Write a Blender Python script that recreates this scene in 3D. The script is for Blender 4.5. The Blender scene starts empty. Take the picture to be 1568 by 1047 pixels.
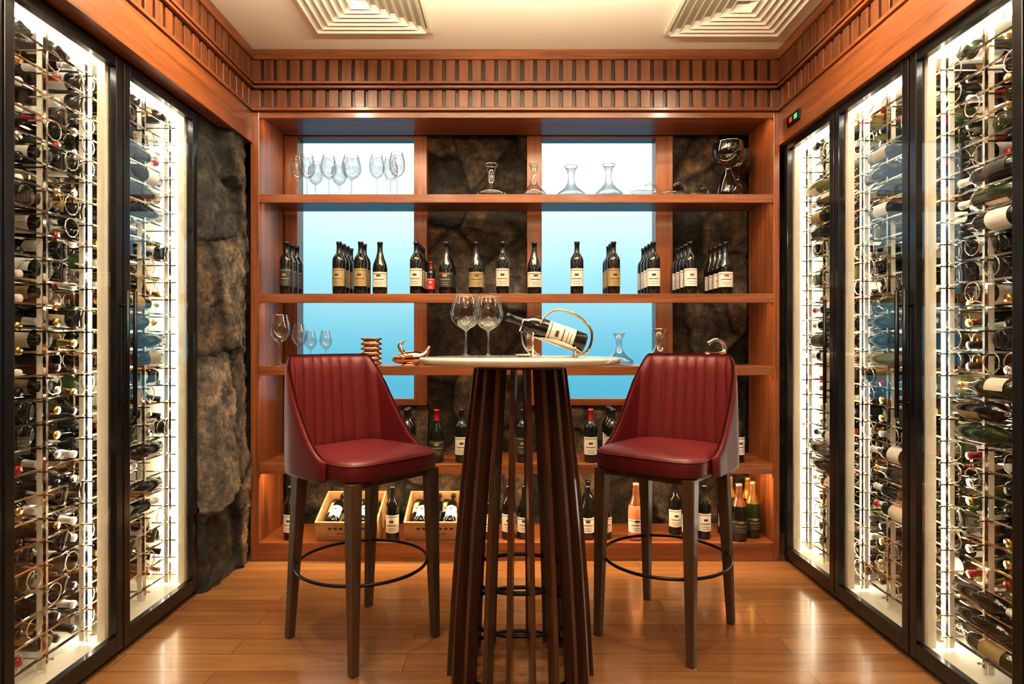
import bpy, math, random
from mathutils import Vector, Matrix, noise
random.seed(7)
sc = bpy.context.scene
R = math.radians

# ---------------------------------------------------------------- materials
MATS = {}
def new_mat(name):
    m = bpy.data.materials.new(name); m.use_nodes = True
    nt = m.node_tree; nt.nodes.clear()
    out = nt.nodes.new('ShaderNodeOutputMaterial')
    MATS[name] = m
    return m, nt, out
def N(nt, t, **kw):
    n = nt.nodes.new(t)
    for k, v in kw.items():
        if k in n.inputs.keys(): n.inputs[k].default_value = v
        else: setattr(n, k, v)
    return n
def principled(name, col, rough=.5, metal=0., coat=0., spec=.5, bump=0, bscale=200, emis=None, estr=0):
    m, nt, out = new_mat(name)
    b = N(nt, 'ShaderNodeBsdfPrincipled')
    b.inputs['Base Color'].default_value = (*col, 1)
    b.inputs['Roughness'].default_value = rough
    b.inputs['Metallic'].default_value = metal
    b.inputs['Coat Weight'].default_value = coat
    b.inputs['Coat Roughness'].default_value = .08
    b.inputs['Specular IOR Level'].default_value = spec
    if emis:
        b.inputs['Emission Color'].default_value = (*emis, 1)
        b.inputs['Emission Strength'].default_value = estr
    nt.links.new(b.outputs[0], out.inputs[0])
    if bump:
        tc = N(nt, 'ShaderNodeTexCoord')
        nz = N(nt, 'ShaderNodeTexNoise'); nz.inputs['Scale'].default_value = bscale
        nt.links.new(tc.outputs['Object'], nz.inputs['Vector'])
        bp = N(nt, 'ShaderNodeBump'); bp.inputs['Strength'].default_value = bump
        bp.inputs['Distance'].default_value = .002
        nt.links.new(nz.outputs[0], bp.inputs['Height']); nt.links.new(bp.outputs[0], b.inputs['Normal'])
    return m
def wood(name, c1, c2, axis='X', rough=.35, coat=.2, scale=1.0, spec=.5):
    m, nt, out = new_mat(name)
    b = N(nt, 'ShaderNodeBsdfPrincipled')
    b.inputs['Roughness'].default_value = rough
    b.inputs['Coat Weight'].default_value = coat
    b.inputs['Coat Roughness'].default_value = .15
    b.inputs['Specular IOR Level'].default_value = spec
    tc = N(nt, 'ShaderNodeTexCoord'); mp = N(nt, 'ShaderNodeMapping')
    s = [28*scale]*3; s['XYZ'.index(axis)] = 1.3*scale
    mp.inputs['Scale'].default_value = s
    nt.links.new(tc.outputs['Object'], mp.inputs[0])
    n1 = N(nt, 'ShaderNodeTexNoise'); n1.inputs['Scale'].default_value = 1.0; n1.inputs['Detail'].default_value = 6
    n1.inputs['Distortion'].default_value = .6
    nt.links.new(mp.outputs[0], n1.inputs['Vector'])
    n2 = N(nt, 'ShaderNodeTexNoise'); n2.inputs['Scale'].default_value = 6.0; n2.inputs['Detail'].default_value = 3
    nt.links.new(mp.outputs[0], n2.inputs['Vector'])
    mx = N(nt, 'ShaderNodeMath', operation='MULTIPLY_ADD'); mx.inputs[1].default_value = .35
    nt.links.new(n2.outputs[0], mx.inputs[0])
    m2 = N(nt, 'ShaderNodeMath', operation='MULTIPLY'); m2.inputs[1].default_value = .7
    nt.links.new(n1.outputs[0], m2.inputs[0]); nt.links.new(m2.outputs[0], mx.inputs[2])
    cr = N(nt, 'ShaderNodeValToRGB')
    cr.color_ramp.elements[0].position = .35; cr.color_ramp.elements[0].color = (*c1, 1)
    cr.color_ramp.elements[1].position = .68; cr.color_ramp.elements[1].color = (*c2, 1)
    nt.links.new(mx.outputs[0], cr.inputs[0]); nt.links.new(cr.outputs[0], b.inputs['Base Color'])
    bp = N(nt, 'ShaderNodeBump'); bp.inputs['Strength'].default_value = .12; bp.inputs['Distance'].default_value = .002
    nt.links.new(mx.outputs[0], bp.inputs['Height']); nt.links.new(bp.outputs[0], b.inputs['Normal'])
    nt.links.new(b.outputs[0], out.inputs[0])
    return m
WC1, WC2 = (.125, .038, .012), (.33, .104, .032)
wood('wood_x', WC1, WC2, 'X'); wood('wood_y', WC1, WC2, 'Y'); wood('wood_z', WC1, WC2, 'Z')
wood('wood_frieze', (.09, .028, .010), (.24, .078, .026), 'Z')
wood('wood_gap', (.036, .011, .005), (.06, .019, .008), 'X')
wood('wood_dark_z', (.030, .012, .006), (.095, .040, .018), 'Z', rough=.28, coat=.35)
wood('wood_leg_z', (.045, .025, .012), (.12, .065, .030), 'Z', rough=.4)
wood('wood_crate', (.46, .26, .12), (.66, .42, .22), 'X', rough=.6, coat=0)
principled('black_metal', (.012, .011, .011), .35, .6)
principled('black_frame', (.010, .009, .009), .28, .3, coat=.3)
principled('leather_red', (.105, .008, .009), .42, 0, coat=.03, spec=.4, bump=.15, bscale=450)
principled('marble_cream', (.66, .61, .50), .15, coat=.4)
principled('ceiling_cream', (.92, .89, .77), .7)
principled('diffuser_cream', (.84, .80, .68), .5)
principled('diffuser_gap', (.46, .42, .33), .8)
principled('bottle_dark', (.006, .007, .005), .10, 0, spec=.6)
principled('bottle_green', (.018, .030, .008), .10, 0, spec=.6)
principled('bottle_yellow', (.14, .13, .035), .10, 0, spec=.6)
principled('bottle_rose', (.75, .28, .16), .08, 0, coat=.5)
principled('foil_black', (.012, .010, .012), .3, .3)
principled('foil_red', (.36, .012, .016), .3, .4)
principled('foil_gold', (.75, .46, .16), .25, .9)
principled('foil_copper', (.8, .34, .20), .25, .9)
principled('label_cream', (.76, .70, .58), .6)
principled('label_white', (.84, .82, .76), .6)
principled('label_black', (.03, .028, .025), .5)
principled('label_gold', (.44, .32, .15), .4, .3)
principled('label_red', (.50, .03, .03), .5)
principled('ink', (.05, .035, .03), .6)
principled('chrome', (.92, .87, .74), .12, 1)
principled('silver', (.90, .87, .82), .09, 1)
principled('gold_metal', (.85, .62, .32), .14, 1)
principled('copper_metal', (.80, .50, .32), .12, 1)
principled('cab_cream', (.82, .77, .65), .45)
principled('cab_amber', (.50, .33, .16), .22, .35)
principled('led_green', (0, 0, 0), .5, emis=(.1, 1, .3), estr=.8)
principled('led_red', (0, 0, 0), .5, emis=(1, .05, .03), estr=.8)

def emission(name, col, s):
    m, nt, out = new_mat(name)
    e = N(nt, 'ShaderNodeEmission'); e.inputs[0].default_value = (*col, 1); e.inputs[1].default_value = s
    nt.links.new(e.outputs[0], out.inputs[0])
emission('led_white', (1, .92, .77), 17)
emission('fill_warm', (1, .82, .60), 60)  # glow of the added globe behind the camera

def thin_glass(name, tint, f0, power, k, rough=.01):
    """thin clear sheet: two-sided Schlick reflection over a transparent base"""
    m, nt, out = new_mat(name)
    t = N(nt, 'ShaderNodeBsdfTransparent'); t.inputs[0].default_value = (*tint, 1)
    g = N(nt, 'ShaderNodeBsdfGlossy'); g.inputs['Roughness'].default_value = rough
    lw = N(nt, 'ShaderNodeLayerWeight'); lw.inputs[0].default_value = .5
    pw = N(nt, 'ShaderNodeMath', operation='POWER'); pw.inputs[1].default_value = power
    nt.links.new(lw.outputs['Facing'], pw.inputs[0])
    ma = N(nt, 'ShaderNodeMath', operation='MULTIPLY_ADD', use_clamp=True); ma.inputs[1].default_value = k; ma.inputs[2].default_value = f0
    nt.links.new(pw.outputs[0], ma.inputs[0])
    mx = N(nt, 'ShaderNodeMixShader')
    nt.links.new(ma.outputs[0], mx.inputs[0]); nt.links.new(t.outputs[0], mx.inputs[1]); nt.links.new(g.outputs[0], mx.inputs[2])
    nt.links.new(mx.outputs[0], out.inputs[0])
thin_glass('glass_door', (.97, .98, .97), .10, 4.0, .9)
thin_glass('glass_ware', (.86, .90, .91), .14, 2.2, .85)
thin_glass('glass_smoked', (.20, .19, .18), .10, 2.4, .8)

m, nt, out = new_mat('glass_frosted')
rf = N(nt, 'ShaderNodeBsdfRefraction'); rf.inputs['Roughness'].default_value = .33; rf.inputs['IOR'].default_value = 1.12
rf.inputs[0].default_value = (.95, .98, 1, 1)
gl = N(nt, 'ShaderNodeBsdfGlossy'); gl.inputs['Roughness'].default_value = .3
mx = N(nt, 'ShaderNodeMixShader'); mx.inputs[0].default_value = .03
nt.links.new(rf.outputs[0], mx.inputs[1]); nt.links.new(gl.outputs[0], mx.inputs[2]); nt.links.new(mx.outputs[0], out.inputs[0])

# floor planks
m, nt, out = new_mat('floor_planks')
b = N(nt, 'ShaderNodeBsdfPrincipled'); tc = N(nt, 'ShaderNodeTexCoord')
br = N(nt, 'ShaderNodeTexBrick'); br.offset = .37; br.inputs['Scale'].default_value = 1
br.inputs['Brick Width'].default_value = 1.1; br.inputs['Row Height'].default_value = .125
br.inputs['Mortar Size'].default_value = .0013; br.inputs['Mortar Smooth'].default_value = .3; br.inputs['Bias'].default_value = 0
br.inputs['Color1'].default_value = (.255, .115, .040, 1); br.inputs['Color2'].default_value = (.34, .168, .064, 1)
br.inputs['Mortar'].default_value = (.11, .045, .017, 1)
nt.links.new(tc.outputs['Object'], br.inputs['Vector'])
mp = N(nt, 'ShaderNodeMapping'); mp.inputs['Scale'].default_value = (1.6, 20, 20)
nz = N(nt, 'ShaderNodeTexNoise'); nz.inputs['Scale'].default_value = 1; nz.inputs['Detail'].default_value = 6; nz.inputs['Distortion'].default_value = .8
nt.links.new(tc.outputs['Object'], mp.inputs[0]); nt.links.new(mp.outputs[0], nz.inputs['Vector'])
cr = N(nt, 'ShaderNodeValToRGB'); cr.color_ramp.elements[0].position = .3; cr.color_ramp.elements[0].color = (.78, .75, .72, 1)
cr.color_ramp.elements[1].position = .7; cr.color_ramp.elements[1].color = (1.05, 1.04, 1.03, 1)
nt.links.new(nz.outputs[0], cr.inputs[0])
mc = N(nt, 'ShaderNodeMix', data_type='RGBA', blend_type='MULTIPLY'); mc.inputs[0].default_value = 1
nt.links.new(br.outputs[0], mc.inputs[6]); nt.links.new(cr.outputs[0], mc.inputs[7])
nt.links.new(mc.outputs[2], b.inputs['Base Color'])
b.inputs['Roughness'].default_value = .25; b.inputs['Coat Weight'].default_value = .5; b.inputs['Coat Roughness'].default_value = .12
bp = N(nt, 'ShaderNodeBump'); bp.inputs['Strength'].default_value = .08; bp.inputs['Distance'].default_value = .002
nt.links.new(nz.outputs[0], bp.inputs['Height']); nt.links.new(bp.outputs[0], b.inputs['Normal'])
nt.links.new(b.outputs[0], out.inputs[0])

# stone
m, nt, out = new_mat('stone')
b = N(nt, 'ShaderNodeBsdfPrincipled'); b.inputs['Roughness'].default_value = .8
tc = N(nt, 'ShaderNodeTexCoord')
n1 = N(nt, 'ShaderNodeTexNoise'); n1.inputs['Scale'].default_value = 9; n1.inputs['Detail'].default_value = 12; n1.inputs['Roughness'].default_value = .78
n2 = N(nt, 'ShaderNodeTexNoise'); n2.inputs['Scale'].default_value = 28; n2.inputs['Detail'].default_value = 12; n2.inputs['Roughness'].default_value = .8
for n in (n1, n2): nt.links.new(tc.outputs['Object'], n.inputs['Vector'])
cr = N(nt, 'ShaderNodeValToRGB'); e = cr.color_ramp.elements
e[0].position = .36; e[0].color = (.016, .013, .011, 1); e[1].position = .68; e[1].color = (.34, .23, .135, 1)
x = e.new(.5); x.color = (.095, .070, .050, 1)
nt.links.new(n1.outputs[0], cr.inputs[0])
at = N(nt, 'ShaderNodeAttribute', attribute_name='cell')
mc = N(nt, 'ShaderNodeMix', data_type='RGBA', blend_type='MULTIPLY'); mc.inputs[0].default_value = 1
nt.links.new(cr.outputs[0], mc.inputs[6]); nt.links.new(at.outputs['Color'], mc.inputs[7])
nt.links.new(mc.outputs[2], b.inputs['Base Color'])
bp = N(nt, 'ShaderNodeBump'); bp.inputs['Strength'].default_value = 1; bp.inputs['Distance'].default_value = .045
nt.links.new(n2.outputs[0], bp.inputs['Height']); nt.links.new(bp.outputs[0], b.inputs['Normal'])
nt.links.new(b.outputs[0], out.inputs[0])

# ---------------------------------------------------------------- mesh builder
class MB:
    def __init__(s): s.v = []; s.f = []; s.m = []; s.sm = []; s.cols = None
    def add(s, vs, fs, mat, smooth=False, M=None):
        o = len(s.v)
        if M is not None: vs = [M @ Vector(v) for v in vs]
        s.v.extend([tuple(v) for v in vs])
        for i, f in enumerate(fs):
            s.f.append([o+k for k in f]); s.m.append(mat if isinstance(mat, str) else mat[i]); s.sm.append(smooth)
    def box(s, x0, x1, y0, y1, z0, z1, mat, M=None):
        vs = [(x0,y0,z0),(x1,y0,z0),(x1,y1,z0),(x0,y1,z0),(x0,y0,z1),(x1,y0,z1),(x1,y1,z1),(x0,y1,z1)]
        s.add(vs, [(0,3,2,1),(4,5,6,7),(0,1,5,4),(1,2,6,5),(2,3,7,6),(3,0,4,7)], mat, False, M)
    def bar(s, p0, p1, w0, w1, mat, ang=0, d0=None, d1=None):
        d0 = d0 or w0; d1 = d1 or w1
        a = Vector((math.cos(ang), math.sin(ang), 0)); b2 = Vector((-math.sin(ang), math.cos(ang), 0))
        vs = []
        for p, w, d in ((Vector(p0), w0, d0), (Vector(p1), w1, d1)):
            for sx, sy in ((-1,-1),(1,-1),(1,1),(-1,1)): vs.append(p + a*sx*w/2 + b2*sy*d/2)
        s.add(vs, [(0,3,2,1),(4,5,6,7),(0,1,5,4),(1,2,6,5),(2,3,7,6),(3,0,4,7)], mat)
    def lathe(s, prof, segs, mat, M=None, smooth=True):
        vs = []; fs = []; ms = []; rings = []
        for r, z in prof:
            if r < 1e-6: rings.append([len(vs)]); vs.append((0, 0, z))
            else:
                rings.append(list(range(len(vs), len(vs)+segs)))
                for i in range(segs):
                    a = 2*math.pi*i/segs; vs.append((r*math.cos(a), r*math.sin(a), z))
        for k in range(len(prof)-1):
            A, B = rings[k], rings[k+1]; mm = mat if isinstance(mat, str) else mat[k]
            for i in range(segs):
                j = (i+1) % segs
                if len(A) == 1 and len(B) == 1: continue
                if len(A) == 1: fs.append((A[0], B[j], B[i]))
                elif len(B) == 1: fs.append((A[i], A[j], B[0]))
                else: fs.append((A[i], A[j], B[j], B[i]))
                ms.append(mm)
        s.add(vs, fs, ms, smooth, M)
    def arc(s, r, z0, z1, a0, a1, n, mat, M=None):
        vs = []; fs = []
        for i in range(n+1):
            a = a0+(a1-a0)*i/n
            vs += [(r*math.cos(a), r*math.sin(a), z0), (r*math.cos(a), r*math.sin(a), z1)]
        for i in range(n): fs.append((2*i, 2*i+2, 2*i+3, 2*i+1))
        s.add(vs, fs, mat, True, M)
    def tube(s, pts, rad, mat, segs=8, closed=False, M=None):
        pts = [Vector(p) for p in pts]; n = len(pts)
        rs = rad if isinstance(rad, (list, tuple)) else [rad]*n
        vs = []; fs = []; up = None
        for i, p in enumerate(pts):
            if closed: t = pts[(i+1) % n]-pts[i-1]
            else: t = pts[min(i+1, n-1)]-pts[max(i-1, 0)]
            t.normalize()
            if up is None: up = t.orthogonal().normalized()
            up = (up - t*up.dot(t)).normalized(); bi = t.cross(up)
            for k in range(segs):
                a = 2*math.pi*k/segs; vs.append(p+(up*math.cos(a)+bi*math.sin(a))*rs[i])
        for i in range(n if closed else n-1):
            A = i*segs; B = ((i+1) % n)*segs
            for k in range(segs):
                l = (k+1) % segs; fs.append((A+k, A+l, B+l, B+k))
        if not closed:
            fs.append(tuple(range(segs-1, -1, -1))); fs.append(tuple(range((n-1)*segs, n*segs)))
        s.add(vs, fs, mat, True, M)
    def make(s, name, parent=None, loc=(0,0,0), bevel=0, rot=0, subd=0):
        me = bpy.data.meshes.new(name); me.from_pydata(s.v, [], s.f)
        names = []
        for m in s.m:
            if m not in names: names.append(m)
        idx = {n: i for i, n in enumerate(names)}
        for n in names: me.materials.append(MATS[n])
        me.polygons.foreach_set('material_index', [idx[m] for m in s.m])
        me.polygons.foreach_set('use_smooth', s.sm)
        if s.cols:
            ca = me.color_attributes.new('cell', 'FLOAT_COLOR', 'POINT')
            flat = []
            for c in s.cols: flat += [c[0], c[1], c[2], 1]
            ca.data.foreach_set('color', flat)
        me.update()
        o = bpy.data.objects.new(name, me); sc.collection.objects.link(o)
        o.location = loc; o.rotation_euler = (0, 0, rot)
        if parent: o.parent = parent
        if bevel:
            md = o.modifiers.new('b', 'BEVEL'); md.width = bevel; md.segments = 2; md.limit_method = 'ANGLE'; md.angle_limit = R(50)
        return o
def empty(name, loc=(0,0,0), rot=0):
    o = bpy.data.objects.new(name, None); sc.collection.objects.link(o); o.location = loc; o.rotation_euler = (0, 0, rot)
    o.empty_display_size = .1
    return o
T = Matrix.Translation
def spline(pts, n=6):
    pts = [Vector(p) for p in pts]; out = []
    for i in range(len(pts)-1):
        p0 = pts[max(i-1, 0)]; p1 = pts[i]; p2 = pts[i+1]; p3 = pts[min(i+2, len(pts)-1)]
        for k in range(n):
            t = k/n
            out.append(.5*((2*p1)+(p2-p0)*t+(2*p0-5*p1+4*p2-p3)*t*t+(3*p1-p0-3*p2+p3)*t**3))
    out.append(pts[-1]); return out

# ---------------------------------------------------------------- dimensions
CEIL = 2.84; YB = 3.39; YW = 3.78; LX = -1.46; RX = 1.50; IL = -1.412; IR = 1.46
b = MB(); b.box(-2.25, 2.25, -1.9, 4.0, -.06, 0, 'floor_planks'); b.make('floor')
b = MB(); b.box(-2.25, 2.25, -1.9, 4.0, CEIL, CEIL+.08, 'ceiling_cream'); b.make('ceiling')
b = MB(); b.box(-2.25, -2.12, -1.9, 4.0, 0, CEIL, 'wood_z'); b.box(-2.12, -1.5, -1.9, 1.24, 0, CEIL, 'wood_z'); b.make('wall_left')
b = MB(); b.box(2.12, 2.25, -1.9, 4.0, 0, CEIL, 'wood_z'); b.box(1.52, 2.12, -1.9, 1.24, 0, CEIL, 'wood_z'); b.make('wall_right')
b = MB(); b.box(-2.25, 2.25, -2.0, -1.9, 0, CEIL, 'wood_z'); b.make('wall_front')
b = MB()
WZ0, WZ1 = .826, 2.52
W1 = (-1.42, -.53); W2 = (.093, 1.0)
y0, y1 = YW+.11, YW+.22
b.box(-2.25, W1[0], y0, y1, 0, CEIL, 'stone'); b.box(W1[1], W2[0], y0, y1, 0, CEIL, 'stone'); b.box(W2[1], 2.25, y0, y1, 0, CEIL, 'stone')
b.box(W1[0], W1[1], y0, y1, 0, WZ0, 'stone'); b.box(W2[0], W2[1], y0, y1, 0, WZ0, 'stone')
b.box(W1[0], W1[1], y0, y1, WZ1, CEIL, 'stone'); b.box(W2[0], W2[1], y0, y1, WZ1, CEIL, 'stone')
b.cols = [(1, 1, 1)]*len(b.v)
b.make('wall_back')

def stone_panel(name, org, ud, vd, nd, U, V, res, cell=.3, amp=.03, seed=0, parent=None, bulge=0, sx=1.0, sv=.72, wrap=0, gain=1.0):
    org, ud, vd, nd = map(Vector, (org, ud, vd, nd))
    nu, nv = max(2, int(U/res)), max(2, int(V/res)); mb = MB(); vs = []; cols = []
    for j in range(nv+1):
        for i in range(nu+1):
            u = U*i/nu; v = V*j/nv
            wob = noise.noise(Vector((u*4, v*4, seed)))*.16+noise.noise(Vector((u*16, v*16, seed+5)))*.06
            p = Vector((u/cell*sx+seed*3.1+wob, v/cell*sv+seed*1.7+wob*.7, seed*2.3))
            d, pts = noise.voronoi(p)
            cr = min(1, (d[1]-d[0])*11.0)
            rnd = noise.cell(pts[0]*7.3)
            r2 = noise.cell(pts[0]*3.1+Vector((9, 2, 4)))
            tiltu = (noise.cell(pts[0]*5.7+Vector((3, 1, 7)))-.5); tiltv = (r2-.5)
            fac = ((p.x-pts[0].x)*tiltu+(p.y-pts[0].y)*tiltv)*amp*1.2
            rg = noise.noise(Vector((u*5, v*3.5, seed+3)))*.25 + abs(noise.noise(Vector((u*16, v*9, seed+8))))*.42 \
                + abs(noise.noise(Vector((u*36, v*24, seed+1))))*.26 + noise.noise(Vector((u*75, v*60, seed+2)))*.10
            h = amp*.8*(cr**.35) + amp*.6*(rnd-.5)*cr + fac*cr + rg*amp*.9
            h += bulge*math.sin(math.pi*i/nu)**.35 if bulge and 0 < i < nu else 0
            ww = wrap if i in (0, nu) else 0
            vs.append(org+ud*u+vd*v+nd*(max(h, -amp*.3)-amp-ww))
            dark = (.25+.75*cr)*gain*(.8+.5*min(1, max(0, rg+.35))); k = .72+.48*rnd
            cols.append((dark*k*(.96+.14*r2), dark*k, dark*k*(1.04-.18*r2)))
    fs = [(j*(nu+1)+i, j*(nu+1)+i+1, (j+1)*(nu+1)+i+1, (j+1)*(nu+1)+i) for j in range(nv) for i in range(nu)]
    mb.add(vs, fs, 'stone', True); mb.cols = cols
    return mb.make(name, parent)
sw = empty('stone_masonry_wall', (0, YW, 0))
def sp(name, x0, x1, z0, z1, seed):
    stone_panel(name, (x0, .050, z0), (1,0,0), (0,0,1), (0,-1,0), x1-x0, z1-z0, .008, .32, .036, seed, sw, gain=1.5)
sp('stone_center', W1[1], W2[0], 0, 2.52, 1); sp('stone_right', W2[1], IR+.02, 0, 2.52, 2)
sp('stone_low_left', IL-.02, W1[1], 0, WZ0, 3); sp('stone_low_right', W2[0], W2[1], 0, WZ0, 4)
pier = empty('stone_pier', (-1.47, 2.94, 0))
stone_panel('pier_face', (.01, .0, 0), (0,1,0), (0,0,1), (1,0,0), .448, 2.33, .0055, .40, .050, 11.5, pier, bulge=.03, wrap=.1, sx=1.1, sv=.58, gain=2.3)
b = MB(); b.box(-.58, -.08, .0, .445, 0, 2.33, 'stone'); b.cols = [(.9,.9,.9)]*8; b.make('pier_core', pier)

def window(name, xa, xb, fl, fr):
    e = empty(name, (0, YW, 0)); b = MB()
    ya, yb = -.005, .115
    b.box(xa, xa+fl, ya, yb, WZ0, WZ1, 'wood_z'); b.box(xb-fr, xb, ya, yb, WZ0, WZ1, 'wood_z')
    b.box(xa+fl, xb-fr, ya, yb, WZ0, WZ0+.04, 'wood_x'); b.box(xa+fl, xb-fr, ya, yb, WZ1-.03, WZ1, 'wood_x')
    b.make('frame', e, bevel=.003)
    b = MB(); b.add([(xa+fl, .05, WZ0+.04), (xb-fr, .05, WZ0+.04), (xb-fr, .05, WZ1-.03), (xa+fl, .05, WZ1-.03)], [(0,1,2,3)], 'glass_frosted')
    b.make('frosted_pane', e)
window('window_1', W1[0], W1[1], .085, .08); window('window_2', W2[0], W2[1], .092, .105)

# ---------------------------------------------------------------- shelving
SH = [(2.045, 1.998), (1.49, 1.439), (1.085, 1.034), (.538, .483)]
shelf = empty('wine_display_shelving', (0, YB, 0))
D = YW-YB-.03
b = MB()
b.box(LX, IL, 0, D, 0, 2.515, 'wood_z'); b.box(IR, RX-.005, 0, D, 0, 2.515, 'wood_z')
b.make('side_panels', shelf, bevel=.003)
b = MB()
for zt, zb in SH:
    b.box(IL, IR, .022, D, zt-.020, zt, 'wood_x'); b.box(IL, IR, .002, .022, zb, zt, 'wood_x')
b.box(IL, IR, .0, D, 0.0, .10, 'wood_x'); b.box(IL, IR, 0, .022, 2.47, 2.515, 'wood_x'); b.box(IL, IR, .022, D, 2.497, 2.515, 'wood_x')
b.make('shelves', shelf, bevel=.002)

def frieze(L, M, wood_long, extra_beam):
    b = MB()
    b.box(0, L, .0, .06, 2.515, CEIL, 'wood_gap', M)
    b.box(0, L, -.03, .0, 2.785, CEIL-.002, wood_long, M)
    b.box(0, L, -.022, .0, 2.505, 2.522, wood_long, M)
    for z in (2.655, 2.630): b.box(0, L, -.036, -.012, z-.007, z+.007, wood_long, M)
    n = int(L/.072)
    for i in range(n):
        x = (i+.5)*L/n
        b.box(x-.026, x+.026, -.018, 0, 2.668, 2.785, 'wood_frieze', M)
        b.box(x-.026, x+.026, -.018, 0, 2.522, 2.618, 'wood_frieze', M)
    if extra_beam: b.box(0, L, -.012, .06, extra_beam, 2.515, wood_long, M)
    return b
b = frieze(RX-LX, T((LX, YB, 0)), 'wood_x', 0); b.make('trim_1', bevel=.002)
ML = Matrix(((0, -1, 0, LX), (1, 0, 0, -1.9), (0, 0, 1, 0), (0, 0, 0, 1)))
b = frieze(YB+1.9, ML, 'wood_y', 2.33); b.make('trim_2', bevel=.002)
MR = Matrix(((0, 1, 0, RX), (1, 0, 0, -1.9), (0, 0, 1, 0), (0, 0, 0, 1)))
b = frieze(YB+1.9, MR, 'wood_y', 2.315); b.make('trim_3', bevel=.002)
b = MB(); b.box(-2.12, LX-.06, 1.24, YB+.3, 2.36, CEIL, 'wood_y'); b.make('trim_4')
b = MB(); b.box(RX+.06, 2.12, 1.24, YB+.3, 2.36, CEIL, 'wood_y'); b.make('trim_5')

def diffuser(cx, cy):
    e = empty('ceiling_air_diffuser', (cx, cy, CEIL)); b = MB()
    def ring(a, z0, c, z1, t=.004):
        for q in range(4):
            Mq = Matrix.Rotation(q*math.pi/2, 4, 'Z')
            b.add([(-a,-a,z0),(a,-a,z0),(c,-c,z1),(-c,-c,z1),(-a,-a,z0+t),(a,-a,z0+t),(c,-c,z1+t),(-c,-c,z1+t)],
                  [(0,3,2,1),(4,5,6,7),(0,1,5,4),(2,3,7,6)], 'diffuser_cream', False, Mq)
    b.box(-.29, .29, -.29, .29, -.004, -.001, 'diffuser_gap')
    ring(.305, -.018, .288, -.018, .016)
    a = .280
    for k in range(7):
        ring(a, -.034, a-.022, -.008); a -= .038
    b.make('louvres', e)
diffuser(-.72, 2.845); diffuser(1.10, 2.875)

# ---------------------------------------------------------------- bottles
PB = [(0,.006),(.030,0),(.0365,.006),(.0375,.10),(.0375,.19),(.0345,.207),(.021,.228),(.0148,.24),(.0138,.262),(.0138,.285),(.0158,.286),(.0158,.300),(0,.300)]
PU = [(0,.006),(.034,0),(.0405,.006),(.041,.08),(.041,.145),(.037,.172),(.025,.205),(.0165,.235),(.0145,.262),(.0145,.285),(.0162,.286),(.0162,.298),(0,.298)]
PC = [(0,.008),(.036,0),(.0435,.008),(.044,.09),(.044,.160),(.038,.195),(.025,.230),(.0185,.258),(.020,.272),(.0175,.280),(.0175,.300),(.019,.318),(0,.318)]
def bottle(b, M, kind='b', glass='bottle_dark', foil='foil_black', label='label_cream', acc='ink', segs=24, face=-math.pi/2, detail=True, sc_=1.0):
    P = {'b': PB, 'u': PU, 'c': PC}[kind]
    if sc_ != 1: M = M @ Matrix.Scale(sc_, 4)
    cut = 7 if kind == 'b' else (7 if kind == 'u' else 5)
    ms = [glass if k < cut else foil for k in range(len(P)-1)]
    b.lathe(P, segs, ms, M)
    r = P[3][0]+.0007; z0, z1 = (.045, .145) if kind == 'b' else (.04, .125) if kind == 'u' else (.045, .12)
    if label:
        b.arc(r, z0, z1, face-1.35, face+1.35, 14 if detail else 8, label, M)
        if detail:
            b.arc(r+.0005, z1-.012, z1-.009, face-1.2, face+1.2, 10, acc, M)
            b.arc(r+.0005, z0+.058, z0+.070, face-.30, face+.30, 6, acc, M)
            b.arc(r+.0005, z0+.040, z0+.044, face-.75, face+.75, 8, 'ink' if label != 'label_black' else acc, M)
            b.arc(r+.0005, z0+.024, z0+.026, face-.6, face+.6, 8, acc, M)
            b.arc(r+.0005, z0+.012, z0+.014, face-.5, face+.5, 8, acc, M)
def bottle_obj(x, y, z, rz=0, **kw):
    b = MB(); bottle(b, Matrix.Identity(4), **kw); b.make('wine_bottle', None, (x, y, z+.0005), rot=rz)

GOLDL = dict(label='label_gold', acc='ink'); BLK = dict(label='label_black', acc='label_gold')
WHT = dict(label='label_white', acc='ink'); CRM = dict(label='label_cream', acc='ink'); REDL = dict(label='label_white', acc='label_red')
Z2 = 1.49
for x, n, k, st in [(-1.285,3,'b',BLK),(-.985,4,'b',GOLDL),(-.862,2,'b',GOLDL),(-.752,1,'u',CRM),(-.545,4,'b',CRM),(-.375,3,'u',BLK),
                    (-.205,2,'u',GOLDL),(-.053,1,'b',CRM),(.128,1,'u',CRM),(.370,1,'b',WHT),(.578,3,'b',GOLDL),(.805,4,'b',WHT),(1.015,4,'b',REDL),(1.215,4,'u',REDL)]:
    for i in range(n):
        bottle_obj(x, 3.46+i*.084, Z2, random.uniform(-.15, .15), kind=k, foil='foil_black', **st)
bottle_obj(-.462, 3.46, Z2, 0, kind='b', label='label_red', acc='label_white', foil='foil_red', sc_=.62)
Z4 = .538
for x, n, k, st, f in [(-.60,2,'b',BLK,'foil_black'),(-.69,3,'b',BLK,'foil_black'),(-.43,1,'u',BLK,'foil_red'),(-.287,1,'b',CRM,'foil_black'),(.448,1,'b',CRM,'foil_red'),
                    (.575,3,'b',WHT,'foil_black'),(.66,2,'b',CRM,'foil_gold'),(1.285,1,'b',WHT,'foil_black'),(-1.25,1,'b',CRM,'foil_black'),(.06,1,'b',BLK,'foil_black')]:
    for i in range(n): bottle_obj(x, 3.46+i*.084, Z4, random.uniform(-.2, .2), kind=k, foil=f, **st)
Z5 = .10
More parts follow.
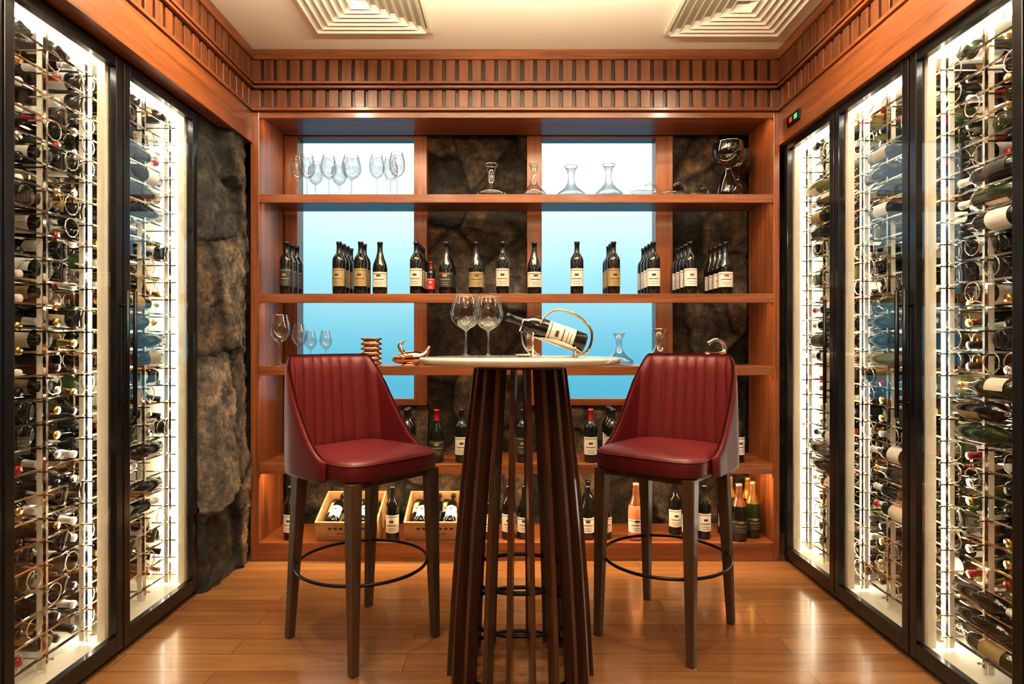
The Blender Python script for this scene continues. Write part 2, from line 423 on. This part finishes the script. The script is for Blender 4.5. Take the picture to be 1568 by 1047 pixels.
for x, y, k, g, f, st in [(-1.262,3.46,'b','bottle_dark','foil_black',WHT),(-.678,3.45,'b','bottle_dark','foil_black',CRM),
        (-.16,3.47,'b','bottle_dark','foil_black',CRM),(-.02,3.47,'b','bottle_dark','foil_black',CRM),(.07,3.48,'u','bottle_dark','foil_black',WHT),(.43,3.47,'u','bottle_dark','foil_black',WHT),(.53,3.48,'u','bottle_dark','foil_black',CRM),(.45,3.6,'b','bottle_dark','foil_black',BLK),
        (.705,3.46,'c','bottle_rose','foil_copper',WHT),(.775,3.57,'c','bottle_rose','foil_gold',WHT),(.955,3.56,'b','bottle_dark','foil_black',WHT),(1.00,3.45,'b','bottle_dark','foil_black',WHT),(1.10,3.48,'b','bottle_dark','foil_black',WHT),
        (1.285,3.44,'c','bottle_dark','foil_copper',BLK),(1.25,3.56,'c','bottle_dark','foil_copper',WHT),(1.385,3.50,'c','bottle_green','foil_gold',BLK),(1.405,3.62,'c','bottle_dark','foil_gold',BLK),(1.31,3.65,'c','bottle_green','foil_gold',WHT)]:
    bottle_obj(x, y, Z5, 0, kind=k, glass=g, foil=f, **st)

def crate(x, y, rz):
    e = empty('wooden_wine_crate', (x, y, Z5+.001), rz)
    W, L, H, t = .35, .28, .125, .010
    tilt = R(24); M = Matrix.Rotation(tilt, 4, 'X')
    b = MB()
    b.box(-W/2, W/2, 0, L, 0, t, 'wood_crate', M)
    b.box(-W/2, W/2, 0, t, t, H, 'wood_crate', M); b.box(-W/2, W/2, L-t, L, t, H, 'wood_crate', M)
    b.box(-W/2, -W/2+t, t, L-t, t, H, 'wood_crate', M); b.box(W/2-t, W/2, t, L-t, t, H, 'wood_crate', M)
    b.box(-W/2+.02, W/2-.02, L*math.cos(tilt)-.04, L*math.cos(tilt)-.01, 0, L*math.sin(tilt), 'wood_crate')
    for k in range(7): b.box(-.105+k*.031, -.085+k*.031, -.0012, 0, .075, .088, 'ink', M)
    b.box(-.06, .06, -.0012, 0, .045, .050, 'ink', M)
    b.make('crate', e, bevel=.0015)
    b = MB()
    for i in range(4):
        MM = M @ T((-W/2+.050+i*.083, .012 if i % 2 else L-.012, .050)) @ Matrix.Rotation(R(-90 if i % 2 else 90), 4, 'X')
        bottle(b, MM @ Matrix.Scale(.85, 4), 'b', label='label_cream' if i != 1 else 'label_gold', face=R(90) if not i % 2 else R(-90))
    for i in range(3):
        MM = M @ T((-W/2+.09+i*.083, .012, .105)) @ Matrix.Rotation(R(-90), 4, 'X')
        bottle(b, MM @ Matrix.Scale(.85, 4), 'b', label='label_white', face=R(-90) if i != 1 else R(90))
    b.make('bottles', e)
crate(-.925, 3.43, 0); crate(-.43, 3.43, 0)

# ---------------------------------------------------------------- glassware
def glass_obj(x, y, z, h=.24, bw=1.0, name='wine_glass'):
    P = [(0,.002),(.037,.0),(.036,.003),(.010,.007),(.0042,.015),(.0036,.05),(.0038,.10),(.009,.108),(.028,.122),(.043,.148),(.0465,.172),(.043,.20),(.036,.225),(.0335,.24)]
    P = [(r*(bw if r > .006 else 1), zz*h/.24) for r, zz in P]
    b = MB(); b.lathe(P, 32, 'glass_ware'); r, zz = P[-1]
    b.tube([(r*math.cos(a*math.pi/16), r*math.sin(a*math.pi/16), zz) for a in range(32)], .0009, 'silver', 5, True)
    b.make(name, None, (x, y, z+.0005))
Z1 = 2.045
for x, y, h, w in [(-1.24,3.50,.235,.95),(-1.165,3.60,.235,.95),(-1.17,3.47,.24,1),(-1.05,3.48,.24,1),(-1.03,3.62,.24,1),(-.925,3.50,.245,1.25),(-.77,3.46,.235,.95),(-.71,3.55,.25,.95),(-.655,3.46,.25,1.0)]:
    glass_obj(x, y, Z1, h, w)
Z3 = 1.085
glass_obj(-1.34, 3.50, Z3, .29, 1.25); glass_obj(-1.20, 3.62, Z3, .20, .8); glass_obj(-1.11, 3.62, Z3, .20, .8); glass_obj(-1.28,3.66,Z3,.24,1)
def decanter(x, y, z, s=1.0, w=1.0):
    P = [(0,.006),(.06,.0),(.088,.005),(.098,.018),(.090,.034),(.065,.055),(.038,.078),(.024,.10),(.019,.125),(.020,.15),(.026,.175),(.036,.192),(.042,.200)]
    P = [(r*w*s, zz*s) for r, zz in P]
    b = MB(); b.lathe(P, 40, 'glass_ware')
    b.lathe([(0,.010*s),(.055*w*s,.008*s),(.082*w*s,.014*s),(.088*w*s,.022*s),(0,.024*s)], 32, 'glass_ware')
    r, zz = P[-1]
    b.tube([(r*math.cos(a*math.pi/16), r*math.sin(a*math.pi/16), zz) for a in range(32)], .0016*s, 'silver', 6, True)
    b.make('glass_decanter', None, (x, y, z+.0005))
decanter(-.12, 3.52, Z1, 1.0, .98); decanter(.128, 3.52, Z1, 1.02, .78); decanter(.345, 3.54, Z1, .98, .98); decanter(.56, 3.52, Z1, 1.0, .9)
decanter(.62, 3.52, Z3, .92, .95); decanter(.855, 3.52, Z3, 1.05, 1.0); decanter(.10, 3.56, Z3, 1.0, 1.0)
def swan(x, y, z, s=1.0, flip=1, mat='glass_ware', name='swan_decanter'):
    pts = spline([(-.13,0,.050),(-.11,0,.042),(-.07,0,.034),(-.01,0,.034),(.05,0,.040),(.085,0,.065),(.075,0,.105),(.035,0,.118),(0,0,.100)], 5)
    rk = [.004,.012,.028,.033,.026,.013,.010,.010,.011]; n = len(pts); rs = []
    for i in range(n):
        t = i/(n-1)*(len(rk)-1); k = min(int(t), len(rk)-2); rs.append(rk[k]+(rk[k+1]-rk[k])*(t-k))
    b = MB(); b.tube([Vector((p.x*flip*s, 0, p.z*s)) for p in pts], [r*s for r in rs], mat, 14)
    b.make(name, None, (x, y, z+.001), rot=.25*flip)
swan(.77, 3.50, Z1, .75, 1); swan(.945, 3.53, Z1, .85, 1); swan(1.09, 3.50, Z1, .55, 1)
def goblet(x, y):
    P = [(0,.004),(.062,0),(.068,.008),(.066,.04),(.056,.09),(.036,.135),(.020,.165),(.022,.180),(.050,.200),(.078,.228),(.086,.262),(.084,.300),(.080,.318)]
    b = MB(); b.lathe(P, 48, 'glass_smoked'); r, zz = P[-1]
    b.tube([(r*math.cos(a*math.pi/20), r*math.sin(a*math.pi/20), zz) for a in range(40)], .0014, 'silver', 6, True)
    b.make('smoked_glass_decanter', None, (x, y, Z1+.0005))
goblet(1.245, 3.50); goblet(1.36, 3.67)
b = MB(); P = []
for k in range(5):
    z = k*.028; P += [(.042,z+.001),(.060,z+.006),(.063,z+.014),(.058,z+.021),(.040,z+.026)]
P = [(0,.0005)]+P+[(.052,.145),(.066,.155),(.062,.158),(.03,.15),(0,.15)]
b.lathe(P, 36, 'copper_metal'); b.make('copper_coaster_stack', None, (-.815, 3.52, Z3+.0005))
def copper_bull(x, y):
    b = MB()
    pts = spline([(-.10,0,.03),(-.08,0,.034),(-.03,0,.040),(.03,0,.044),(.07,0,.05),(.10,0,.075),(.115,0,.11)], 5); n = len(pts)
    rk = [.006,.022,.036,.040,.030,.014,.007]; rs = []
    for i in range(n):
        t = i/(n-1)*6; k = min(int(t), 5); rs.append(rk[k]+(rk[k+1]-rk[k])*(t-k))
    b.tube(pts, rs, 'copper_metal', 16)
    for sy in (-1, 1):
        b.tube(spline([(-.02, sy*.01, .06), (-.05, sy*.035, .09), (-.055, sy*.045, .12), (-.03, sy*.04, .145)], 5), [.010-.0005*i for i in range(16)], 'copper_metal', 8)
    b.lathe([(0,0),(.05,0),(.05,.004),(.02,.010),(0,.010)], 24, 'copper_metal')
    b.make('copper_bull_decanter', None, (x, y, Z3+.001))
copper_bull(-.59, 3.50)
swan(1.13, 3.50, Z3, 1.25, 1, 'silver', 'silver_bottle_holder')

# ---------------------------------------------------------------- bar table
TX, TY, TT = .03, 2.27, 1.163
e = empty('bar_table', (TX, TY, 0)); b = MB()
b.lathe([(0,TT-.024),(.358,TT-.024),(.368,TT-.019),(.372,TT-.006),(.370,TT),(0,TT)], 96, 'marble_cream')
b.make('table_top', e)
b = MB(); NF = 20
for i in range(NF):
    a = 2*math.pi*(i+.5)/NF; ca, sa = math.cos(a), math.sin(a)
    K = 8
    for k in range(K):
        def rr(t): return .150+.100*(1-t)+.012*math.sin(math.pi*t)
        t0, t1 = k/K, (k+1)/K; r0, r1 = rr(t0), rr(t1); z0, z1 = t0*(TT-.038), t1*(TT-.038)
        b.bar((r0*ca, r0*sa, z0), (r1*ca, r1*sa, z1), .046, .046, 'wood_dark_z', a, .017, .017)
b.make('base_slats', e)
b = MB()
for z, r in ((.035, .222), (.22, .206), (.36, .194)):
    b.tube([(r*math.cos(a*math.pi/24), r*math.sin(a*math.pi/24), z) for a in range(48)], .008, 'black_metal', 8, True)
b.lathe([(0,TT-.040),(.17,TT-.040),(.17,TT-.0242),(0,TT-.0242)], 48, 'wood_dark_z', smooth=False)
b.make('base_rings', e)
glass_obj(-.172, 2.26, TT, .228, 1.22); glass_obj(-.087, 2.22, TT, .222, 1.18)
e = empty('wine_bottle_cradle', (.0, 2.18, TT))
ang = math.atan2(.095, .272)
pB = Vector((.262, 0, .050))
Mb = T(pB) @ Matrix.Rotation(-(math.pi/2-ang), 4, 'Y')
b = MB(); bottle(b, Mb, 'b', label='label_cream', face=R(-90), segs=32); b.make('bottle', e)
b = MB()
n1 = 24; n2 = 14; vs = []; fs = []
for i in range(n1+1):
    t = i/n1; zz = -.012+t*.20; spread = .95*math.sin(math.pi*min(1, .12+t*.80))**.6
    for j in range(n2+1):
        a = (j/n2*2-1)*spread*1.15
        r = .0400 + .004*abs(a)
        vs.append((-r*math.cos(a), r*math.sin(a), zz))
test = (Mb.to_3x3() @ Vector((-1, 0, 0)))
if test.z > 0: vs = [(-v[0], v[1], v[2]) for v in vs]
for i in range(n1):
    for j in range(n2):
        A = i*(n2+1)+j; fs.append((A, A+1, A+n2+2, A+n2+1))
b.add(vs, fs, 'silver', True, Mb); b.make('basket', e)
b = MB()
b.tube([(.15+.085*math.cos(a*math.pi/16), .040*math.sin(a*math.pi/16), .0035) for a in range(32)], .0032, 'silver', 8, True)
for sx_ in (.075, .225):
    for sy in (-1, 1): b.tube([(sx_, sy*.025, .004), (sx_, sy*.034, .03+(.262-sx_)*.33)], .0028, 'silver', 8)
for sy in (-.020, .020):
    b.tube(spline([(.10, sy*1.6, .120), (.12, sy*1.3, .150), (.165, sy, .172), (.235, sy*.6, .150), (.286, sy*.4, .095), (.272, sy*.6, .025), (.22, sy, .008)], 6), .0035, 'gold_metal', 8)
b.tube([Vector((.035,0,.118))+Vector((math.sin(ang)*math.cos(a)*.022, math.sin(a)*.022, math.cos(ang)*math.cos(a)*.022)) for a in [k*math.pi/10 for k in range(20)]], .003, 'silver', 8, True)
b.tube(spline([(.035, 0, .098), (.04, 0, .05), (.07, 0, .01), (.10, 0, .004)], 5), .003, 'silver', 8)
b.make('stand', e)
b = MB(); b.lathe([(0,.001),(.035,.001),(.05,.010),(.048,.012),(.034,.004),(0,.004)], 32, 'silver'); b.make('silver_dish', None, (.06, 2.36, TT))

# ---------------------------------------------------------------- bar stools
def stool(cx, cy, ang):
    e = empty('bar_stool', (cx, cy, 0), ang)
    def sup(a, hx, hy, n=5.0):
        c, s_ = math.cos(a), math.sin(a)
        return (hx*math.copysign(abs(c)**(2/n), c), hy*math.copysign(abs(s_)**(2/n), s_))
    b = MB(); n = 72; vs = []; fs = []
    L = [(.0,.700),(.90,.700),(.985,.703),(1.0,.712),(1.0,.750),(.992,.762),(.975,.771),(.94,.778),(.86,.784),(.7,.789),(.5,.792),(.25,.794),(0,.795)]
    rings = []
    for k, (sc_, z) in enumerate(L):
        if sc_ == 0: rings.append([len(vs)]); vs.append((.02, 0, z)); continue
        rings.append(list(range(len(vs), len(vs)+n)))
        for i in range(n):
            x, y = sup(2*math.pi*i/n, .235*sc_, .225*sc_); y *= 1+.06*x/.235; vs.append((x+.015, y, z))
    for k in range(len(L)-1):
        A, B = rings[k], rings[k+1]
        for i in range(n):
            j = (i+1) % n
            if len(A) == 1: fs.append((A[0], B[j], B[i]))
            elif len(B) == 1: fs.append((A[i], A[j], B[0]))
            else: fs.append((A[i], A[j], B[j], B[i]))
    b.add(vs, fs, 'leather_red', True)
    ring = []
    for i in range(n):
        x, y = sup(2*math.pi*i/n, .2335, .2235); y *= 1+.06*x/.235; ring.append((x+.015, y, .7635))
    b.tube(ring, .0035, 'leather_red', 6, True)
    b.make('seat', e)
    def plan(u):
        Ls = [(-1.0, .10, .238), (-.80, -.02, .242), (-.62, -.13, .240), (-.50, -.195, .218), (-.38, -.228, .160), (-.2, -.242, .078), (0, -.246, 0)]
        au = -abs(u)
        P = [Vector((p[0], p[1], p[2])) for p in Ls]
        for k in range(len(P)-1):
            if au <= P[k+1].x or k == len(P)-2:
                t = (au-P[k].x)/(P[k+1].x-P[k].x)
                p0 = P[max(k-1, 0)]; p1 = P[k]; p2 = P[k+1]; p3 = P[k+2] if k+2 < len(P) else Vector((.2, P[-2].y, -P[-2].z))
                q = .5*((2*p1)+(p2-p0)*t+(2*p0-5*p1+4*p2-p3)*t*t+(3*p1-p0-3*p2+p3)*t**3)
                break
        return Vector((q.y, q.z*(1 if u < 0 else -1), 0))
    Nu, Nv = 216, 26; NR = 9
    ins, outs = [], []
    for i in range(Nu+1):
        u = -1+2*i/Nu
        p = plan(u); tn = (plan(min(1, u+.01))-plan(max(-1, u-.01))).normalized(); nrm = Vector((-tn.y, tn.x, 0))
        if nrm.dot(Vector((.05, 0, 0))-p) < 0: nrm = -nrm
        q = min(1, max(0, (abs(u)-.47)/.53)); ztop = .775+.392*(1-q**1.5)**2.1
        ca, cb = [], []
        for j in range(Nv+1):
            t = j/Nv; z = .695+(ztop-.695)*t
            k = max(0, (z-.72)/.45)
            pp = p.copy(); pp.x -= .030*k*(1 if p.x < -.1 else max(0, (.1-p.x)/.2)); pp.y *= 1-.08*k
            th = .019*(1-t**9)**.5 if t < 1 else 0
            th *= min(1, ((1-abs(u))*14+.15))**.5
            rib = 0
            if abs(u) < .56:
                ph = (u/.56*.5+.5)*NR
                rib = .0125*abs(math.sin(math.pi*ph))**.5 * min(1, (z-.74)/.05 if z > .74 else 0) * min(1, (1-t)*9)
            pp.z = z
            ca.append(pp+nrm*(th*.6+rib)); cb.append(pp-nrm*th)
        ins.append(ca); outs.append(cb)
    b = MB(); vs = []; fs = []
    for g in (ins, outs):
        for col in g: vs += col
    W = Nv+1; O = (Nu+1)*W
    for i in range(Nu):
        for j in range(Nv):
            fs.append((i*W+j, (i+1)*W+j, (i+1)*W+j+1, i*W+j+1)); fs.append((O+i*W+j, O+i*W+j+1, O+(i+1)*W+j+1, O+(i+1)*W+j))
        fs.append((i*W, O+i*W, O+(i+1)*W, (i+1)*W)); fs.append((i*W+Nv, (i+1)*W+Nv, O+(i+1)*W+Nv, O+i*W+Nv))
    for j in range(Nv):
        fs.append((j, j+1, O+j+1, O+j)); fs.append((Nu*W+j, O+Nu*W+j, O+Nu*W+j+1, Nu*W+j+1))
    b.add(vs, fs, 'leather_red', True); b.make('backrest', e)
    b = MB(); b.box(-.19, .21, -.19, .19, .672, .701, 'wood_leg_z'); b.make('seat_frame', e, bevel=.004)
    legs = [((.205, .190), (.222, .200)), ((.205, -.190), (.222, -.200)), ((-.175, .180), (-.228, .197)), ((-.175, -.180), (-.228, -.197))]
    for k, (tp, ft) in enumerate(legs):
        b = MB(); b.bar((ft[0], ft[1], 0.0), (tp[0], tp[1], .70), .030, .050, 'wood_leg_z'); b.make('leg_%d' % (k+1), e, bevel=.003)
    b = MB(); b.tube([(.268*math.cos(a*math.pi/32), .262*math.sin(a*math.pi/32), .315) for a in range(64)], .0065, 'black_metal', 10, True)
    b.make('footrest_ring', e)
stool(-.618, 2.513, math.atan2(-.65, .76)); stool(.654, 2.58, math.atan2(-.78, -.62))

# ---------------------------------------------------------------- wine coolers
def make_bay(side, ya, yb, mode, handle_far, near_end, far_end):
    X0 = 1.52; yc = (ya+yb)/2
    e = empty('wine_cooler', (side*X0, yc, 0)); h = (yb-ya)/2
    def bx(b, d0, d1, y0, y1, z0, z1, m):
        xa, xb = side*d0, side*d1
        b.box(min(xa, xb), max(xa, xb), y0, y1, z0, z1, m)
    ZT = 2.315
    b = MB()
    if near_end: bx(b, .03, .56, -h+.001, -h+.012, .08, ZT, 'cab_cream')
    if far_end: bx(b, .03, .56, h-.012, h-.001, .08, ZT, 'cab_cream')
    bx(b, .54, .56, -h+.001, h-.001, .08, ZT, 'cab_amber')
    bx(b, .03, .56, -h+.001, h-.001, .06, .08, 'cab_cream'); bx(b, .03, .56, -h+.001, h-.001, ZT-.02, ZT, 'cab_cream')
    bx(b, .02, .56, -h+.001, h-.001, .0, .058, 'black_frame')
    bx(b, .03, .06, -h+.012, -h+.058, .08, ZT-.02, 'cab_cream'); bx(b, .03, .06, h-.058, h-.012, .08, ZT-.02, 'cab_cream')
    b.make('carcass', e)
    b = MB(); fw = .042
    bx(b, -.004, .026, -h+.004, -h+fw, .03, 2.315, 'black_frame'); bx(b, -.004, .026, h-fw, h-.004, .03, 2.315, 'black_frame')
    bx(b, -.004, .026, -h+fw, h-fw, .03, .09, 'black_frame'); bx(b, -.004, .026, -h+fw, h-fw, 2.275, 2.315, 'black_frame')
    b.make('door_frame', e, bevel=.002)
    b = MB(); X = side*.008
    b.add([(X, -h+fw, .09), (X, h-fw, .09), (X, h-fw, 2.275), (X, -h+fw, 2.275)], [(0,1,2,3)], 'glass_door'); b.make('door_glass', e)
    b = MB(); hy = (h-.024) if handle_far else (-h+.024)
    b.tube([(side*-.035, hy, .93), (side*-.035, hy, 1.42)], .008, 'black_metal', 10)
    for z in (.99, 1.36): b.tube([(side*-.035, hy, z), (0, hy, z)], .005, 'black_metal', 8)
    b.make('handle', e)
    b = MB()
    bx(b, .110, .145, h-.034, h-.020, .12, 2.26, 'led_white')
    bx(b, .085, .110, -h+.05, h-.05, ZT-.03, ZT-.021, 'led_white')
    b.make('led_strips', e)
    b = MB(); bx(b, .108, .148, h-.019, h-.013, .09, 2.29, 'chrome')
    posts = [-h+.065, 0, h-.075]
    for d in (.085, .24, .42):
        for yy in posts:
            bx(b, d-.005, d+.005, yy-.005, yy+.005, .09, ZT-.02, 'chrome')
            if d < .2: bx(b, d+.012, d+.030, yy-.002, yy+.002, .09, ZT-.02, 'cab_cream')
    z = .14; rows = []
    while z < 2.24: rows.append(z); z += .0805
    for z in rows:
        for d in (.09, .235, .40): bx(b, d-.0034, d+.0034, -h+.004, h-.004, z-.0034, z+.0034, 'chrome')
        for yy in posts: bx(b, .06, .44, yy-.0030, yy+.0030, z-.013, z-.0075, 'chrome')
    bt = MB()
    labs = ['label_cream', 'label_white', 'label_cream', 'label_gold', 'label_white', 'label_white', 'label_black']
    gls = ['bottle_dark']*7+['bottle_green']*3+['bottle_yellow'] if side > 0 else ['bottle_dark']*9+['bottle_green']
    fls = ['foil_black', 'foil_black', 'foil_gold', 'label_white', 'silver', 'label_white', 'foil_black', 'foil_gold', 'foil_red']
    prob = .15 if side < 0 else .35
    S = .92
    for ri, z in enumerate(rows):
        md = mode
        if mode == 'mix': md = 'perp' if (ri//4) % 2 == 0 else 'par'
        if mode == 'mix2': md = 'par' if (ri//3) % 3 == 0 else 'perp'
        if md == 'perp':
            yy = -h+.050
            while yy < h-.06:
                if random.random() > .06:
                    tilt = R(random.uniform(2, 9))
                    if random.random() < .75:
                        M = T((side*.40, yy, z+.041)) @ Matrix.Rotation(-side*(math.pi/2)-side*tilt, 4, 'Y')
                    else:
                        M = T((side*.10, yy, z+.041)) @ Matrix.Rotation(side*(math.pi/2-tilt*.5), 4, 'Y')
                    bottle(bt, M, random.choice('bbu'), random.choice(gls), random.choice(fls), random.choice(labs), segs=12, face=random.uniform(-2.9, -.3), detail=False, sc_=S)
                    if random.random() < prob:
                        b.tube([(side*.075, yy+.034*math.cos(a*math.pi/6), z+.045+.034*math.sin(a*math.pi/6)) for a in range(12)], .0022, 'chrome', 4, True)
                yy += .085
        else:
            for d in (.100, .184, .268, .352):
                if random.random() < .05: continue
                rev = random.random() < .45
                o = random.uniform(0, .05)
                M = T((side*d, (-h+.09+o) if not rev else (-h+.38+o), z+.040)) @ Matrix.Rotation((-math.pi/2 if not rev else math.pi/2), 4, 'X')
                bottle(bt, M, random.choice('bbu'), random.choice(gls), random.choice(fls), random.choice(labs), segs=12, face=random.uniform(-3, 3), detail=False, sc_=S)
                b.tube([(side*d+.0395*math.cos(a*math.pi/8), -h+.10, z+.040+.0395*math.sin(a*math.pi/8)) for a in range(16)], .0026, 'chrome', 4, True)
    bt.make('racked_bottles', e); b.make('racks', e)
Lb = [(2.37, 2.93), (1.81, 2.37), (1.25, 1.81)]
for i, (a, c) in enumerate(Lb): make_bay(-1, a, c, 'perp' if i != 0 else 'mix', i == 1, i == 2, i == 0)
Rb = [(2.86, 3.385), (2.32, 2.86), (1.80, 2.32), (1.26, 1.80)]
for i, (a, c) in enumerate(Rb): make_bay(1, a, c, 'mix' if i < 2 else 'mix2', i in (2,), i == 3, i == 0)
e = empty('cooler_thermostat', (RX-.012, 3.20, 2.40)); b = MB()
b.box(-.008, 0, -.07, .07, -.028, .028, 'black_metal'); b.make('housing', e, bevel=.002)
b = MB(); b.box(-.0095, -.0082, -.045, -.015, -.012, .012, 'led_green'); b.box(-.0095, -.0082, .012, .040, -.012, .012, 'led_red'); b.make('digits', e)

# ---------------------------------------------------------------- lights
def fill_downlight(x, y, p, col=(1, .82, .60)):  # out-of-view fixtures added as fill for the room and stone pier
    e = empty('added_fill_downlight', (x, y, CEIL)); b = MB()
    b.lathe([(.045,-.002),(.062,-.002),(.062,-.010),(.045,-.010),(.045,-.002)], 32, 'black_metal')
    b.make('trim_ring', e)
    l = bpy.data.lights.new('downlight_fill', 'AREA'); l.shape = 'DISK'; l.size = .085; l.energy = p; l.color = col
    o = bpy.data.objects.new('fill_lamp', l); sc.collection.objects.link(o); o.parent = e; o.location = (0, 0, -.012)
for x, y, p in [(-.75, 1.7, 12), (.75, 1.7, 12), (-.75, .2, 11), (.75, .2, 11), (-1.05, 2.45, 10), (1.05, 2.45, 7)]: fill_downlight(x, y, p)
def fill_globe(x, y, z, r):  # unseen glowing globe, added behind the camera as warm fill
    e = empty('added_fill_globe', (x, y, z)); b = MB()
    b.lathe([(0,-r)]+[(r*math.sin(k*math.pi/12), -r*math.cos(k*math.pi/12)) for k in range(1, 12)]+[(0,r)], 32, 'fill_warm'); b.make('globe', e)
    b = MB(); b.tube([(0,0,r),(0,0,CEIL-z)], .006, 'black_metal'); b.make('cord', e)
fill_globe(0, -.6, 2.45, .09)
# unseen uplighter, added above the view to brighten the ceiling
e = empty('added_fill_uplight', (0.02, 2.02, 2.50)); b = MB()
b.box(-.85, .85, -.035, .035, -.02, .0, 'black_metal'); b.box(-.85, .85, .031, .035, 0, .014, 'black_metal'); b.box(-.85, .85, -.035, -.031, 0, .022, 'black_metal')
for xx in (-.7, .7): b.tube([(xx, 0, 0), (xx, 0, CEIL-2.50)], .002, 'black_metal', 6)
b.make('housing', e)
l = bpy.data.lights.new('uplight_fill', 'AREA'); l.shape = 'RECTANGLE'; l.size = 1.66; l.size_y = .05; l.energy = 80; l.color = (1, .88, .66)
o = bpy.data.objects.new('fill_lamp', l); sc.collection.objects.link(o); o.parent = e; o.location = (0, 0, .010); o.rotation_euler = (R(180), 0, 0)
for z, p in ((2.488, 6), (2.018, 4), (1.463, 4), (1.058, 4.5), (.505, 13)):
    l = bpy.data.lights.new('shelf_strip', 'AREA'); l.shape = 'RECTANGLE'; l.size = 2.8; l.size_y = .010; l.energy = p; l.color = (1, .70, .38)
    o = bpy.data.objects.new('strip_lamp', l); sc.collection.objects.link(o); o.parent = shelf; o.location = (.024, .034, z); o.rotation_euler = (R(14), 0, 0)

w = bpy.data.worlds.new('sky'); sc.world = w; w.use_nodes = True; nt = w.node_tree; nt.nodes.clear()
out = nt.nodes.new('ShaderNodeOutputWorld'); bg = nt.nodes.new('ShaderNodeBackground'); tc = nt.nodes.new('ShaderNodeTexCoord')
sp_ = nt.nodes.new('ShaderNodeSeparateXYZ'); nt.links.new(tc.outputs['Generated'], sp_.inputs[0])
mr = nt.nodes.new('ShaderNodeMapRange'); mr.inputs[1].default_value = -.3; mr.inputs[2].default_value = .6
nt.links.new(sp_.outputs[2], mr.inputs[0]); cr = nt.nodes.new('ShaderNodeValToRGB'); el = cr.color_ramp.elements
el[0].position = .12; el[0].color = (.05, .33, .48, 1); el[1].position = 1; el[1].color = (1, 1, 1, 1)
x = el.new(.30); x.color = (.12, .45, .58, 1); x = el.new(.44); x.color = (.36, .68, .76, 1); x = el.new(.60); x.color = (.84, .97, 1, 1)
nt.links.new(mr.outputs[0], cr.inputs[0]); nt.links.new(cr.outputs[0], bg.inputs[0]); bg.inputs[1].default_value = .80
nt.links.new(bg.outputs[0], out.inputs[0])

cam = bpy.data.cameras.new('camera'); co = bpy.data.objects.new('camera', cam); sc.collection.objects.link(co)
co.location = (0, 0, 1.22); co.rotation_euler = (R(90), 0, 0); cam.lens = 21.35; cam.sensor_width = 36; cam.clip_start = .05
sc.camera = co
sc.view_settings.view_transform = 'Standard'
sc.view_settings.look = 'None'
sc.view_settings.exposure = .8
sc.view_settings.gamma = .90
